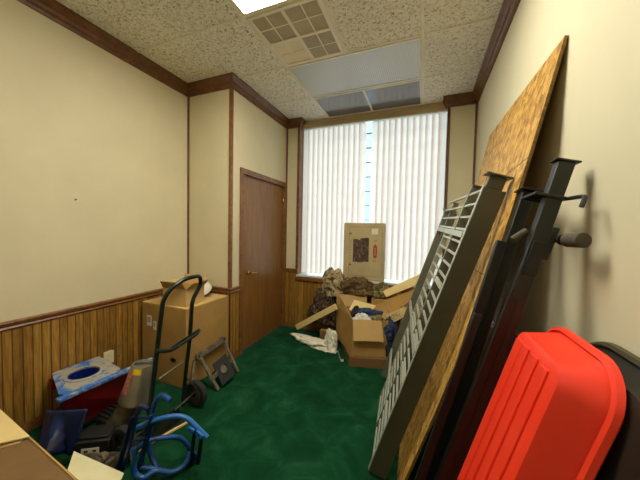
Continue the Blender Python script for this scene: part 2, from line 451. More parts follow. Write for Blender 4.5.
# chair rail
rp = [(0, 0), (.012, 0), (.022, .012), (.014, .022), (.024, .036), (.028, .05), (.02, .058), (0, .058)]
def rail(name, poly, z, prof=rp, mat='rail'): return struct(sweep(MB(), poly, prof, z).build(name, M[mat], smooth=True))
rail('trim_2', [(XL, YR), (XL, YB), (XB, YB), (XB, 2.392)], .735)
rail('trim_3', [(XB+.02, YD), (-1.70, YD)], .80)
rail('trim_4', [(.21, YD), (XR, YD)], .80)
rail('trim_5', [(XR, YD), (XR, YR)], .735)
# crown
cp = [(0, 0), (.012, 0), (.016, .022), (.030, .03), (.034, .055), (.052, .07), (.058, .09), (.066, .096), (.066, .112), (0, .112)]
rail('trim_6', [(XL, YR), (XL, YB), (XB, YB), (XB, YD), (-1.70, YD), (-1.70, YW)], H-.112, cp, 'trim')
rail('trim_7', [(.21, YW), (.21, YD), (XR, YD), (XR, YR)], H-.112, cp, 'trim')
# corner strips
def strip(name, x, y, z0, z1, wd=.02, d=.012):
    return struct(MB().box((x-wd/2, y-d, z0), (x+wd/2, y, z1)).build(name, M['trim'], bevel=.002))
strip('trim_8', XL+.012, YB, .793, H-.11)
st = MB(); st.box((XB-.022, YB-.012, .793), (XB+.01, YB, H-.11)); st.box((XB, YB-.012, .793), (XB+.01, YB+.022, H-.11)); struct(st.build('trim_9', M['rail'], bevel=.002))
strip('trim_10', XB+.012, YD, .86, H-.11)
st = MB(); st.box((-1.722, YD-.012, .858), (-1.69, YD, H-.11)); st.box((-1.70, YD-.012, .78), (-1.69, YW, H-.11)); struct(st.build('trim_11', M['rail'], bevel=.002))
st = MB(); st.box((.20, YD-.012, .858), (.228, YD, H-.11)); st.box((.20, YD-.012, .78), (.21, YW, H-.11)); struct(st.build('trim_12', M['trim'], bevel=.002))
strip('trim_13', XR-.012, YD, .86, H-.11, .022)
bp = [(0, 0), (.012, 0), (.012, .06), (.006, .075), (0, .075)]
rail('baseboard_left', [(XL, YR), (XL, YB), (XB, YB), (XB, 2.392)], 0, bp)
rail('baseboard_back', [(XB+.02, YD), (XR, YD)], 0, bp)
rail('baseboard_right', [(XR, YD), (XR, YR)], 0, bp)
# header above the window
struct(MB().box((-1.69, YD+.075, H-.108), (.20, YW-.02, H)).build('trim_14', M['header'], bevel=.002))
# window sill
sl = MB().box((-1.70, YD-.03, .757), (.21, YW+.14, .778)); struct(sl.build('window_sill', M['sill'], bevel=.003))
ap = MB().box((-1.72, YD-.035, .70), (.23, YD-.001, .757)); struct(ap.build('trim_15', M['rail'], bevel=.006))
# glass block window
win = MB(); win.box((-1.70, YW+.10, .778), (.21, YW+.115, H)); wn = struct(win.build('window_1', M['glass']))
mo = MB()
z = .79
while z < H-.02: mo.box((-1.70, YW+.085, z-.004), (.21, YW+.12, z+.004)); z += .197
x = -1.70+.05
while x < .21: mo.box((x-.005, YW+.086, .778), (x+.005, YW+.119, H)); x += .197
mo.build('glazing_grid', M['mortar'], wn)
# ceiling grid
tb = MB(); zb = H-.006
def tee(x0, y0, x1, y1, w=.012):
    if x0 == x1: tb.box((x0-w, y0, zb), (x0+w, y1, H))
    else: tb.box((x0, y0-w, zb+.0005), (x1, y0+w, H))
tee(-1.29, YR, -1.29, YW-.05); tee(-.07, YR, -.07, YW-.05, .011); tee(-.69, 1.65, -.69, 2.28, .014)
for y in (-.80, -.19, .42, 1.03, 1.65, 2.28, 2.905, 3.49):
    tee(XL+.06, y, -1.29, y, .009); tee(-.07, y, XR-.06, y, .009)
for y in (1.65, 2.28, 2.905, 3.49, -.19, .42, 1.03): tee(-1.29, y, -.07, y, .011)
struct(tb.build('trim_16', M['grid'], bevel=.001))
# fixtures
def fixture(label, x0, x1, y0, y1, mat, z=.004, panes=1):
    t = thing('ceiling_light', label, 'light', ((x0+x1)/2, (y0+y1)/2, H))
    fr = MB()
    for a, b in (((x0, y0), (x1, y0+.018)), ((x0, y1-.018), (x1, y1)), ((x0, y0+.018), (x0+.018, y1-.018)), ((x1-.018, y0+.018), (x1, y1-.018))):
        fr.box((a[0], a[1], H-.012), (b[0], b[1], H-.0005))
    if panes == 2: xm = (x0+x1)/2; fr.box((xm-.01, y0+.018, H-.012), (xm+.01, y1-.018, H-.0005))
    part(fr, 'frame', M['white'], t, bevel=.002)
    wd = (x1-x0-.036)/panes
    for k in range(panes):
        ln = MB().box((x0+.019+wd*k+(.009 if k else 0), y0+.019, H-.008), (x0+.018+wd*(k+1)-.001-(.009 if panes == 2 and k == 0 else 0), y1-.019, H-.001))
        part(ln, 'lens', mat, t)
    return t
fixture('bright lit ceiling light cut off by the photo top, beside the square grille', -1.278, -.083, 1.042, 1.638, M['lens_lit'])
fixture('unlit ribbed ceiling light reflecting the window daylight', -1.278, -.083, 2.292, 2.893, M['lens_off'])
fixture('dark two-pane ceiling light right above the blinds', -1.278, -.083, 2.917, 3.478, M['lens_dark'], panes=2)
fixture('lit ceiling light behind the viewer, outside the photograph', -1.278, -.083, -.79, -.20, M['lens_rear'])
g = thing('ceiling_grille', 'square cream ceiling grille divided into a grid of small panes', 'vent', (-.99, 1.965, H))
x0, x1, y0, y1 = -1.277, -.705, 1.663, 2.268
fr = MB(); wd = .012
for k in range(3):
    xx = x0+(x1-x0)*k/2; yy = y0+(y1-y0)*k/2
    fr.box((xx-wd+(wd if k == 0 else -wd if k == 2 else 0), y0, H-.014), (xx+wd+(wd if k == 0 else -wd if k == 2 else 0), y1, H-.0005))
    sh = wd if k == 0 else -wd if k == 2 else 0
    fr.box((x0+.001, yy-wd+sh, H-.0135), (x1-.001, yy+wd+sh, H-.0006))
part(fr, 'frame', M['grid'], g, bevel=.002)
mt = MB()
for k in (1, 3): xx = x0+(x1-x0)*k/4; mt.box((xx-.004, y0+.02, H-.010), (xx+.004, y1-.02, H-.0008)); yy = y0+(y1-y0)*k/4; mt.box((x0+.02, yy-.004, H-.0098), (x1-.02, yy+.004, H-.0009))
part(mt, 'mullion', M['grid'], g)
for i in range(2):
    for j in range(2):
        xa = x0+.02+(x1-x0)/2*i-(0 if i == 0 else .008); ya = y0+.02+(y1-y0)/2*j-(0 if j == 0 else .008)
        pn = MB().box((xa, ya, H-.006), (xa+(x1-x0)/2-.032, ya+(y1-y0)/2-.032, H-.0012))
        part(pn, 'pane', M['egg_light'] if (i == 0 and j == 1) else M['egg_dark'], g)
# vertical blinds
def blinds(x0, x1, label, n):
    t = thing('vertical_blind', label, 'blind', ((x0+x1)/2, YW-.03, .80))
    mb = MB(); rnd = random.Random(n); pitch = (x1-x0)/n; yc = YW+.015
    for k in range(n):
        xc = x0+pitch*(k+.5); a = R(rnd.uniform(14, 26)); hw = .053; dx = math.cos(a)*hw; dy = math.sin(a)*hw
        pts = []
        for j in range(5):
            s_ = -1+j*.5; bow = (1-s_*s_)*.006
            pts.append((xc+dx*s_, yc+dy*s_-bow))
        zt = H-.11; zb_ = .795
        vs = [(px, py, zb_) for px, py in pts]+[(px, py, zt) for px, py in pts]
        mb.add(vs, [(j, j+1, j+6, j+5) for j in range(4)])
    part(mb, 'slats', M['blind'], t, smooth=False, solid=0)
    hr = MB().box((x0, YW-.018, H-.10), (x1, YW+.045, H-.06)); part(hr, 'head_rail', M['white'], t)
    return t
blinds(-1.685, -.785, 'left-hand vertical fabric blind, between the pilaster and the bare glass gap', 12)
blinds(-.685, .195, 'right-hand vertical fabric blind, between the bare glass gap and the right pilaster', 12)
# outlet
o = thing('power_outlet', 'cream electrical outlet plate on the wood panelling', 'outlet', (XL+.008, 1.424, .296))
part(MB().box((XL+.0085, 1.385, .238), (XL+.014, 1.463, .354)), 'plate', M['cream_plate'], o, bevel=.002)
for z in (.272, .32):
    part(MB().box((XL+.0145, 1.408, z-.014), (XL+.0175, 1.440, z+.014)), 'socket', M['cream_plate'], o, bevel=.003)
# nail left in the wall
t = thing('wall_nail', 'tiny dark nail in the middle of the plain left wall', 'nail', (XL+.006, 1.208, 1.617))
part(MB().tube([(XL+.0005, 1.208, 1.617), (XL+.012, 1.208, 1.620)], .003, 8), 'shank', M['black'], t)
part(MB().tube([(XL+.012, 1.208, 1.620), (XL+.0145, 1.208, 1.6205)], .006, 10), 'head', M['black'], t)
# ------------------------------------------------------------------ left side clutter
def carton(name, label, cat, loc, rot, size, mat, group=None):
    t = thing(name, label, cat, mat=Matrix.Translation(loc) @ Matrix.Rotation(R(rot), 4, 'Z'), group=group); return t
# big closed carton in the corner
t = thing('cardboard_box', 'big closed brown cardboard box standing against the panelling in the corner', 'box', (-2.18, 1.96, 0))
part(MB().box((-2.455, 1.69, .002), (-1.895, 2.225, .715)), 'body', M['card'], t, bevel=.006)
fl = MB(); fl.box((-2.452, 1.694, .7155), (-2.178, 2.222, .7185)); fl.box((-2.172, 1.694, .7155), (-1.899, 2.222, .7185)); part(fl, 'flap', M['card_light'], t)
for x0, x1, z0, z1 in ((-2.385, -2.325, .505, .60), (-2.30, -2.262, .475, .555)):
    lb = part(MB().box((x0, 1.6885, z0), (x1, 1.6899, z1)), 'paper_label', M['white_paper'], t); lb['label'] = 'white printed sticker'
    pr = MB()
    for k in range(4): pr.box((x0+.008+k*.011, 1.6878, z0+.03), (x0+.013+k*.011, 1.6884, z1-.012)) if x0+.013+k*.011 < x1-.004 else None
    part(pr, 'barcode', M['black'], lb)
hh = part(MB().lathe([(0, 0), (.034, 0), (.034, .002), (0, .002)], Matrix.Translation((-2.05, 1.6895, .24)) @ Matrix.Rotation(R(90), 4, 'X') @ Matrix.Diagonal((1, .55, 1, 1)), 20), 'hand_hole', M['black'], t)
# small open box on top
t = thing('cardboard_box', 'small pale open cardboard box on top of the big corner box', 'box', (-2.06, 1.825, .72))
bx = MB(); bm_ = Matrix.Translation((-2.06, 1.825, .72)) @ Matrix.Rotation(R(6), 4, 'Z') @ Matrix.Diagonal((1.05, 1.15, 1.45, 1))
for a, b in (((-.13, -.1, 0), (.11, .1, .004)), ((-.13, -.1, .004), (-.126, .1, .11)), ((.106, -.1, .004), (.11, .1, .11)), ((-.126, -.1, .004), (.106, -.096, .11)), ((-.126, .096, .004), (.106, .1, .11))): bx.box(a, b, bm_)
part(bx, 'body', M['card_light'], t)
def flapq(q, mat, t, name='flap', th=.004): return part(MB().slab([(bm_ @ V(p)) for p in q], th), name, mat, t)
flapq([(-.13, -.1, .11), (.11, -.1, .11), (.10, -.135, .155), (-.12, -.135, .155)], M['card'], t)
flapq([(.11, -.1, .11), (.11, .1, .11), (.165, .09, .15), (.165, -.09, .15)], M['card_light'], t)
flapq([(-.13, -.1, .11), (-.13, .1, .11), (-.19, .095, .13), (-.19, -.095, .13)], M['card_light'], t)
flapq([(-.13, .1, .11), (.11, .1, .11), (.10, .12, .17), (-.12, .12, .17)], M['card_light'], t)
# helmet
t = thing('hard_hat', 'white rounded helmet lying on the big corner box', 'helmet', (-2.125, 2.06, .72))
HM = Matrix.Translation((-1.99, 2.09, .80)) @ Matrix.Rotation(R(70), 4, 'X') @ Matrix.Rotation(R(20), 4, 'Y')
pf = [(0.001, .105)]+[(.098*math.sin(R(a)), .105*math.cos(R(a))) for a in range(10, 91, 10)]+[(.094, -.012), (.09, -.01), (.09, 0)]+[(.09*math.sin(R(a)), .097*math.cos(R(a))) for a in range(80, 0, -10)]
HM = Matrix.Translation((-2.13, 2.09, .775)) @ Matrix.Rotation(R(28), 4, 'X') @ Matrix.Scale(1.06, 4)
part(MB().lathe(pf, HM), 'shell', M['shell'], t, smooth=True)
part(MB().lathe([(.094, -.014), (.101, -.016), (.101, -.006), (.094, -.004)], HM, close=True), 'brim', M['black'], t, smooth=True)
# hand truck
t = thing('hand_truck', 'dark green tubular hand truck standing upright before the big corner box', 'hand truck', (-1.62, 1.3, 0))
near = [(-1.625, 1.15, .13), (-1.57, 1.175, .62), (-1.53, 1.19, .90)]
far = [(-1.525, 1.40, .96), (-1.53, 1.395, .90), (-1.58, 1.41, .62), (-1.625, 1.425, .13)]
pth = near+[(-1.505, 1.20, .99), (-1.455, 1.255, 1.075), (-1.41, 1.33, 1.09), (-1.44, 1.375, 1.075)]+far
pts = [(-1.625, 1.15, .10), (-1.575, 1.178, .62), (-1.535, 1.192, 0.962), (-1.510, 1.229, 1.034), (-1.500, 1.327, 1.080), (-1.500, 1.456, 1.081), (-1.520, 1.485, 1.012), (-1.540, 1.423, 0.905), (-1.560, 1.429, 0.674), (-1.625, 1.422, 0.154), (-1.63, 1.43, .10)]
part(MB().tube(pts, .0145, 12, 5), 'frame', M['truck'], t, smooth=True)
cb = MB(); cb.tube([(-1.555, 1.158, 0.642), (-1.530, 1.237, 0.613), (-1.530, 1.459, 0.646), (-1.550, 1.497, 0.659)], .013, 10, 4); part(cb, 'crossbar', M['truck'], t, smooth=True)
cb = MB(); cb.beam((-1.530, 1.237, 0.620), (-1.530, 1.478, 0.662), .006, .035); part(cb, 'crossbar', M['truck'], t, bevel=.002)
part(MB().tube([(-1.590, 1.205, 0.428), (-1.590, 1.399, 0.459)], .005, 8), 'brace', M['steel'], t)
part(MB().tube([(-1.600, 1.426, 0.332), (-1.630, 1.547, 0.167)], .006, 8), 'brace', M['steel'], t)
part(MB().tube([(-1.580, 1.317, 0.151), (-1.650, 1.566, 0.127)], .005, 8), 'brace', M['steel'], t)
part(MB().tube([(-1.655, .99, .105), (-1.655, 1.60, .105)], .008, 10), 'axle', M['post_black'], t)
tp = MB(); tp.box((-1.80, 1.20, .004), (-1.60, 1.40, .010)); tp.box((-1.64, 1.20, .010), (-1.632, 1.40, .12)); part(tp, 'toe_plate', M['truck'], t)
def wheel(t, c, r, w, axis='Y', hub='truck'):
    Mx = Matrix.Translation(c) @ (Matrix.Rotation(R(90), 4, 'X') if axis == 'Y' else axis)
    tr = part(MB().lathe([(r*.62, -w*.35), (r*.8, -w*.5), (r*.95, -w*.4), (r, -w*.15), (r, w*.15), (r*.95, w*.4), (r*.8, w*.5), (r*.62, w*.35)], Mx, 32, True), 'wheel', M['rubber'], t, smooth=True)
    part(MB().lathe([(.009, -w*.3), (r*.3, -w*.35), (r*.62, -w*.1), (r*.62, w*.1), (r*.3, w*.35), (.009, w*.3)], Mx, 24, True), 'hub', M[hub], tr, smooth=True)
wheel(t, (-1.655, 1.57, .105), .104, .05, hub='dirty_metal'); wheel(t, (-1.655, 1.03, .105), .104, .05)
# iron linkage with a square black plate, leaning on the box
t = thing('linkage_bracket', 'worn metal linkage frame with a square black plate, leaning on the corner box', 'bracket', (-1.72, 1.9, 0))
P1 = V((-1.865, 1.802, 0.263)); P2 = V((-1.865, 2.110, 0.292)); P3 = V((-1.633, 1.790, 0.012)); P4 = V((-1.665, 2.097, 0.012))
def link(a, b, r, w):
    m = MB(); m.beam(a, b, w, .022, side=(1, 0, .4))
    for q in (a, b):
        m.lathe([(r*.5, -.014), (r, -.014), (r, .014), (r*.5, .014)], Matrix.Translation(q) @ V((1, 0, .35)).to_track_quat('Z', 'Y').to_matrix().to_4x4(), 20, True)
    return m
part(link(P1, P2, .036, .05), 'link_arm', M['iron'], t, bevel=.003)
part(MB().beam(P1+V((.012, .01, -.02)), P3, .03, .02, side=(1, 0, .4)), 'leg', M['iron'], t, bevel=.003)
part(MB().beam(P1+V((-.01, -.04, -.02)), P3+V((-.14, -.17, 0)), .022, .02, side=(1, 0, .4)), 'leg', M['iron'], t, bevel=.003)
part(MB().beam(P2+V((.012, .01, -.02)), P4, .026, .02, side=(1, 0, .4)), 'leg', M['iron'], t, bevel=.003)
part(MB().beam(P3+V((-.06, -.03, .09)), P4+V((-.06, -.03, .12)), .04, .02, side=(1, 0, .4)), 'crosspiece', M['iron'], t, bevel=.003)
q = [V((-1.629, 1.834, 0.020)), V((-1.620, 1.989, 0.056)), V((-1.760, 2.006, 0.209)), V((-1.760, 1.857, 0.181))]
o4 = q[0]; ex = (q[1]-q[0]); ez = (q[3]-q[0]); nn = ex.cross(ez).normalized()
pm = MB(); N_ = 32; outer = []; inner = []
for k in range(N_):
    a = 2*math.pi*k/N_; c, s_ = math.cos(a), math.sin(a); mx = max(abs(c), abs(s_))
    outer.append(o4+ex*(.5+.5*c/mx)+ez*(.5+.5*s_/mx)); inner.append(o4+ex*(.5+.23*c)+ez*(.5+.23*s_))
vs = outer+inner+[p+nn*.012 for p in outer+inner]; fs = []
for k in range(N_):
    j = (k+1) % N_; fs += [(k, j, N_+j, N_+k), (2*N_+k, 3*N_+k, 3*N_+j, 2*N_+j), (k, 2*N_+k, 2*N_+j, j), (N_+k, N_+j, 3*N_+j, 3*N_+k)]
pl = part(MB().add(vs, fs), 'plate', M['black'], t)
disc = MB(); disc.lathe([(0, 0), (.034, 0), (.034, .006), (0, .006)], Matrix.Translation(o4+ex*.5+ez*.5-nn*.0) @ nn.to_track_quat('Z', 'Y').to_matrix().to_4x4(), 24)
part(disc, 'disc', M['iron'], pl)
# blower housing
t = thing('blower_housing', 'dusty blue and dark red metal housing with a round hole, beside the outlet', 'machine housing', (-2.2, 1.15, 0))
z0 = .352; hc = V((-2.245, 1.125)); hr = .092
q2 = [V((-2.06, .905)), V((-2.06, 1.27)), V((-2.445, 1.33)), V((-2.465, 1.04))]
def quad_hole(c, r, corners, z, th, N_=32):
    outer = []; inner = []
    for k in range(N_):
        a = 2*math.pi*k/N_; d = V((math.cos(a), math.sin(a))); best = None
        for i in range(4):
            A = corners[i]; B = corners[(i+1) % 4]; e = B-A; den = d.x*e.y-d.y*e.x
            if abs(den) < 1e-9: continue
            w_ = A-c; tt = (w_.x*e.y-w_.y*e.x)/den; uu = (w_.x*d.y-w_.y*d.x)/den
            if tt > 0 and -1e-6 <= uu <= 1+1e-6 and (best is None or tt < best): best = tt
        outer.append((c+d*best).to_3d()+V((0, 0, z))); inner.append((c+d*r).to_3d()+V((0, 0, z)))
    up = V((0, 0, th)); vs = outer+inner+[p+up for p in outer+inner]; fs = []
    for k in range(N_):
        j = (k+1) % N_; fs += [(k, j, N_+j, N_+k), (2*N_+k, 3*N_+k, 3*N_+j, 2*N_+j), (k, 2*N_+k, 2*N_+j, j), (N_+k, N_+j, 3*N_+j, 3*N_+k)]
    return MB().add(vs, fs)
part(quad_hole(hc, hr, q2, z0, .006), 'top_plate', M['dusty'], t)
cyl = MB().lathe([(hr-.001, z0+.004), (hr-.001, z0-.20), (hr-.006, z0-.20), (hr-.006, z0+.004)], Matrix.Translation((hc.x, hc.y, 0)), 32, True)
cyl.lathe([(0, z0-.2), (hr-.006, z0-.2), (hr-.006, z0-.195), (0, z0-.195)], Matrix.Translation((hc.x, hc.y, 0)), 32)
part(cyl, 'chute', M['navy_hole'], t, smooth=True)
part(MB().lathe([(hr, z0+.006), (hr+.022, z0+.006), (hr+.02, z0+.013), (hr-.002, z0+.014)], Matrix.Translation((hc.x, hc.y, 0)), 32, True), 'collar', M['dusty'], t, smooth=True)
ed = MB().beam((-2.045, .885, .355), (-2.02, 1.475, .352), .042, .022); part(ed, 'edge_channel', M['dusty_edge'], t, bevel=.003)
part(MB().slab([(-2.045, .90, .345), (-2.022, 1.47, .342), (-2.11, 1.40, .055), (-2.17, 1.00, .06)], .006), 'side_panel', M['dark_red'], t)
part(MB().slab([(-2.045, .895, .345), (-2.17, .995, .06), (-2.34, 1.04, .07), (-2.40, 1.03, .34)], .006), 'end_panel', M['blue_dark'], t)
part(MB().slab([(-2.43, 1.06, .345), (-2.42, 1.30, .345), (-2.38, 1.28, .003), (-2.38, 1.08, .003)], .006), 'back_panel', M['dark_red'], t)
bl = MB(); bl.tube([(-2.20, 1.0, .05), (-2.20, 1.42, .05)], .05, 16); part(bl, 'roller', M['black'], t, smooth=True)
br = MB().box((-2.44, 1.015, .25), (-2.41, 1.05, .335)); part(br, 'bracket', M['dark_red'], t, bevel=.004)
# wire at the outlet
t = thing('wire_coil', 'short curled grey wire on the dusty blue plate, just below the outlet', 'wire', (-2.33, 1.35, .36))
cw = [(-2.30+.03*math.cos(a)-.004*a, 1.37+.035*math.sin(a)+.004*a, .372+.012*a) for a in [k*.35 for k in range(22)]]
part(MB().tube(cw, .004, 6), 'wire', M['dirty_metal'], t, smooth=True)
# silver cone
t = thing('metal_funnel', 'dull silver metal cone with yellow and red stickers, behind the hand truck rail', 'funnel', (-1.83, 1.16, 0))
cb_ = V((-1.785, 1.19, .265)); ct = V((-1.76, 1.22, .49)); ax = (ct-cb_).normalized(); L = (ct-cb_).length
CM = Matrix.Translation(cb_) @ ax.to_track_quat('Z', 'Y').to_matrix().to_4x4()
part(MB().lathe([(.100, -.015), (.103, -.006), (.098, .01), (.068, L-.01), (.064, L), (.059, L), (.063, L-.02), (.093, .01), (.096, -.012)], CM, 36, True), 'cone', M['galv'], t, smooth=True)
part(MB().lathe([(0, L-.03), (.058, L-.03), (.058, L-.026), (0, L-.026)], CM, 24), 'cap', M['galv'], t)
def patch(a0, a1, z0_, z1_, mat, nm):
    m = MB(); n = 6; vs = []
    for i in range(n+1):
        a = R(a0+(a1-a0)*i/n)
        for z_ in (z0_, z1_):
            rr = .0985-(z_-.01)*(.098-.068)/(L-.02)+.002; vs.append(CM @ V((rr*math.cos(a), rr*math.sin(a), z_)))
    m.add(vs, [(2*i, 2*i+2, 2*i+3, 2*i+1) for i in range(n)]); return part(m, nm, mat, t, solid=.001)
va = math.degrees(math.atan2(*reversed((CM.to_3x3().inverted() @ (V((0, 0, 1.43))-cb_))[:2])))
patch(va-42, va-2, L-.045, L-.01, M['yellow'], 'sticker')
patch(va-70, va-42, .06, L-.03, M['red_label'], 'sticker')
pp = MB(); pp.tube([(-1.90, 1.09, .008), cb_+ax*.0], [.075, .078], 28); part(pp, 'pipe', M['dirty_metal'], t, smooth=True)
# blue tubular frame
t = thing('tubular_frame', 'bright blue bent-tube frame lying on the green carpet at the photo bottom', 'frame', (-1.4, 1.08, 0))
a = [(-1.420, 1.020, 0.138), (-1.464, 1.040, 0.258), (-1.424, 1.060, 0.418), (-1.396, 1.070, 0.455), (-1.311, 1.060, 0.442)]
part(MB().tube([(-1.369, 1.030, 0.041), (-1.456, 1.040, 0.110), (-1.470, 1.050, 0.261), (-1.432, 1.060, 0.410), (-1.388, 1.070, 0.457), (-1.319, 1.070, 0.436)], .0145, 12, 5), 'hooked_tube', M['blue'], t, smooth=True)
part(MB().tube([(-1.521, 0.920, 0.035), (-1.443, 0.930, 0.269), (-1.432, 0.950, 0.404), (-1.391, 0.950, 0.465), (-1.333, 0.950, 0.456)], .0125, 12, 5), 'hooked_tube', M['blue_dark'], t, smooth=True)
part(MB().tube([(-1.449, 0.950, 0.314), (-1.355, 1.020, 0.354), (-1.249, 1.100, 0.354), (-1.117, 1.140, 0.230)], .0135, 12, 6), 'upper_tube', M['blue_bright'], t, smooth=True)
part(MB().tube([(-1.466, 0.950, 0.178), (-1.420, 1.020, 0.212), (-1.335, 1.140, 0.171), (-1.309, 1.190, 0.078), (-1.308, 1.200, -0.006)], .0135, 12, 6), 'middle_tube', M['blue'], t, smooth=True)
part(MB().tube([(-1.427, 0.930, 0.229), (-1.420, 0.930, 0.086), (-1.378, 0.950, 0.056), (-1.353, 1.000, 0.073), (-1.287, 1.060, 0.027), (-1.255, 1.120, 0.035), (-1.257, 1.150, 0.089)], .0145, 12, 6), 'lower_tube', M['blue'], t, smooth=True)
part(MB().tube([(-1.457, 0.960, 0.087), (-1.355, 1.020, 0.061)], .013, 12), 'lower_tube', M['blue'], t, smooth=True)
for p, q_ in (((-1.191, 1.120, 0.260), (-1.256, 1.160, 0.020)), ((-1.148, 1.130, 0.231), (-1.184, 1.140, 0.050))):
    part(MB().beam(p, q_, .018, .018, side=(0, 1, 0)), 'strut', M['post_black'], t, bevel=.003)
for p in ((-1.199, 1.100, 0.281), (-1.143, 1.110, 0.259)):
    p = V(p); m = MB(); m.box((-.026, -.006, -.014), (.026, .006, .014), Matrix.Translation(p) @ Matrix.Rotation(R(18), 4, 'Y'))
    for sx in (-.014, .014): m.lathe([(0, -.010), (.006, -.010), (.006, -.006), (0, -.006)], Matrix.Translation(p) @ Matrix.Rotation(R(18), 4, 'Y') @ Matrix.Translation((sx, 0, 0)) @ Matrix.Rotation(R(-90), 4, 'X'), 10)
    part(m, 'bracket', M['blue_bright'], t, bevel=.002)
fp = V((-1.263, 1.170, -0.010))
part(MB().lathe([(.012, -.01), (.034, -.012), (.038, 0), (.034, .012), (.012, .01)], Matrix.Translation((fp.x, fp.y, max(.04, fp.z))) @ Matrix.Rotation(R(75), 4, 'X') @ Matrix.Rotation(R(20), 4, 'Y'), 24, True), 'foot', M['blue_dark'], t, smooth=True)
for p, q_ in (((-1.367, 1.000, 0.389), (-1.433, 0.960, 0.055)), ((-1.418, 0.930, 0.410), (-1.521, 0.900, 0.075))):
    part(MB().beam(p, q_, .006, .036, side=(0, 1, .0)), 'side_plate', M['blue_dark'], t, bevel=.002)
part(MB().beam((-1.375, 1.000, 0.370), (-1.418, 0.930, 0.404), .02, .006), 'crossbar', M['blue_dark'], t)
part(MB().beam((-1.388, 0.980, 0.260), (-1.452, 0.920, 0.274), .02, .006), 'crossbar', M['blue_dark'], t)
# pale stick
t = thing('wooden_strip', 'thin pale wooden strip lying on the carpet under the blue frame', 'wood strip', (-1.58, 1.3, 0))
part(MB().beam((-1.665, 1.02, .008), (-1.558, 1.42, .008), .018, .012), 'strip', M['stick'], t, bevel=.001)
# blue bent sheet
t = thing('metal_fender', 'dark blue bent sheet metal fender leaning in front of the red panel', 'fender', (-1.93, .87, 0))
TL = V((-2.208, 0.900, 0.237)); TR = V((-1.854, 0.940, 0.316)); BR = V((-1.899, 0.900, 0.053)); BL = V((-2.055, 0.800, 0.141))
vs = []; n = 12; m_ = 10
for i in range(n+1):
    for j in range(m_+1):
        u_, v_ = i/n, j/m_
        p = (TL*(1-u_)+TR*u_)*(1-v_)+(BL*(1-u_)+BR*u_)*v_
        d = V((.55, -.7, .3))*(.06*math.sin(math.pi*u_)*(.4+.6*v_)-.035*math.exp(-((u_-.62-.25*(v_-.5))/.08)**2)*(.3+v_*.7)+.02*math.exp(-((u_-.25-.2*v_)/.07)**2))
        if v_ > .8: p = p+V((-.02, -.03, .03))*(v_-.8)/.2*0
        vs.append(p+d)
fs = [(i*(m_+1)+j, (i+1)*(m_+1)+j, (i+1)*(m_+1)+j+1, i*(m_+1)+j+1) for i in range(n) for j in range(m_)]
part(MB().add(vs, fs), 'sheet', M['blue_dark'], t, smooth=True, solid=.004)
part(MB().tube([TL+V((.03, -.03, .0))*0, (TL+TR)/2+V((.55, -.7, .3))*.024, TR], .005, 8, 4), 'rolled_edge', M['blue'], t, smooth=True)
part(MB().beam(BR+V((0, .03, .05)), BR+V((.0, .02, -.3)), .02, .02), 'leg', M['blue_dark'], t)
# black battery-like box with a white label
t = thing('black_case', 'black case with a small white label, on the floor behind the cream paper', 'case', (-1.83, .95, 0))
bmx = Matrix.Translation((-1.86, 1.0, 0)) @ Matrix.Rotation(R(32), 4, 'Z')
part(MB().box((-.10, -.07, .003), (.10, .07, .13), bmx), 'body', M['black'], t, bevel=.008)
part(MB().box((-.085, -.055, .131), (.085, .055, .145), bmx), 'lid', M['black'], t, bevel=.006)
lb = part(MB().box((-.05, -.0725, .055), (.045, -.0705, .09), bmx), 'sticker', M['white_paper'], t)
part(MB().box((-.035, -.0735, .066), (-.015, -.0728, .078), bmx), 'print', M['black'], lb); part(MB().box((.01, -.0735, .066), (.03, -.0728, .078), bmx), 'print', M['black'], lb)
# grimy metal parts
t = thing('engine_part', 'grimy brown cast metal part on the floor between black case and blue frame', 'engine part', (-1.72, .98, 0))
part(MB().tube([(-1.84, .90, .04), (-1.70, .95, .05), (-1.62, 1.02, .05)], .034, 12, 3), 'pipe', M['grime'], t, smooth=True)
part(MB().tube([(-1.80, .86, .10), (-1.69, .90, .105), (-1.62, .88, .10)], .022, 10, 3), 'pipe', M['grime'], t, smooth=True)
part(MB().box((-1.74, .86, .002), (-1.63, .97, .085)), 'block', M['grime'], t, bevel=.012)
part(MB().lathe([(.012, 0), (.04, 0), (.04, .02), (.012, .02)], Matrix.Translation((-1.68, .91, .087)), 20, True), 'flange', M['iron'], t)
t = thing('black_housing', 'black ribbed machine housing lying under the dark red panel', 'machine housing', (-1.98, 1.08, 0))
m = MB(); m.box((-2.04, 1.07, .002), (-1.90, 1.24, .14)); part(m, 'body', M['black'], t, bevel=.02)
m = MB()
for k in range(5): m.box((-2.035, 1.085+k*.03, .14), (-1.905, 1.095+k*.03, .152))
part(m, 'fins', M['black'], t, bevel=.002)
# cream paper
t = thing('cardboard_sheet', 'flat cream sheet of card lying between the near box and the blue frame', 'card sheet', (-1.5, .8, 0))
q = [(-1.831, 0.863, 0.130), (-1.428, 0.883, 0.130), (-1.381, 0.826, 0.130), (-1.634, 0.720, 0.130)]
part(MB().slab(q, .004), 'sheet', M['paper'], t)
part(MB().box((-1.62, .70, .002), (-1.50, .78, .124)), 'support_block', M['card_dark'], t)
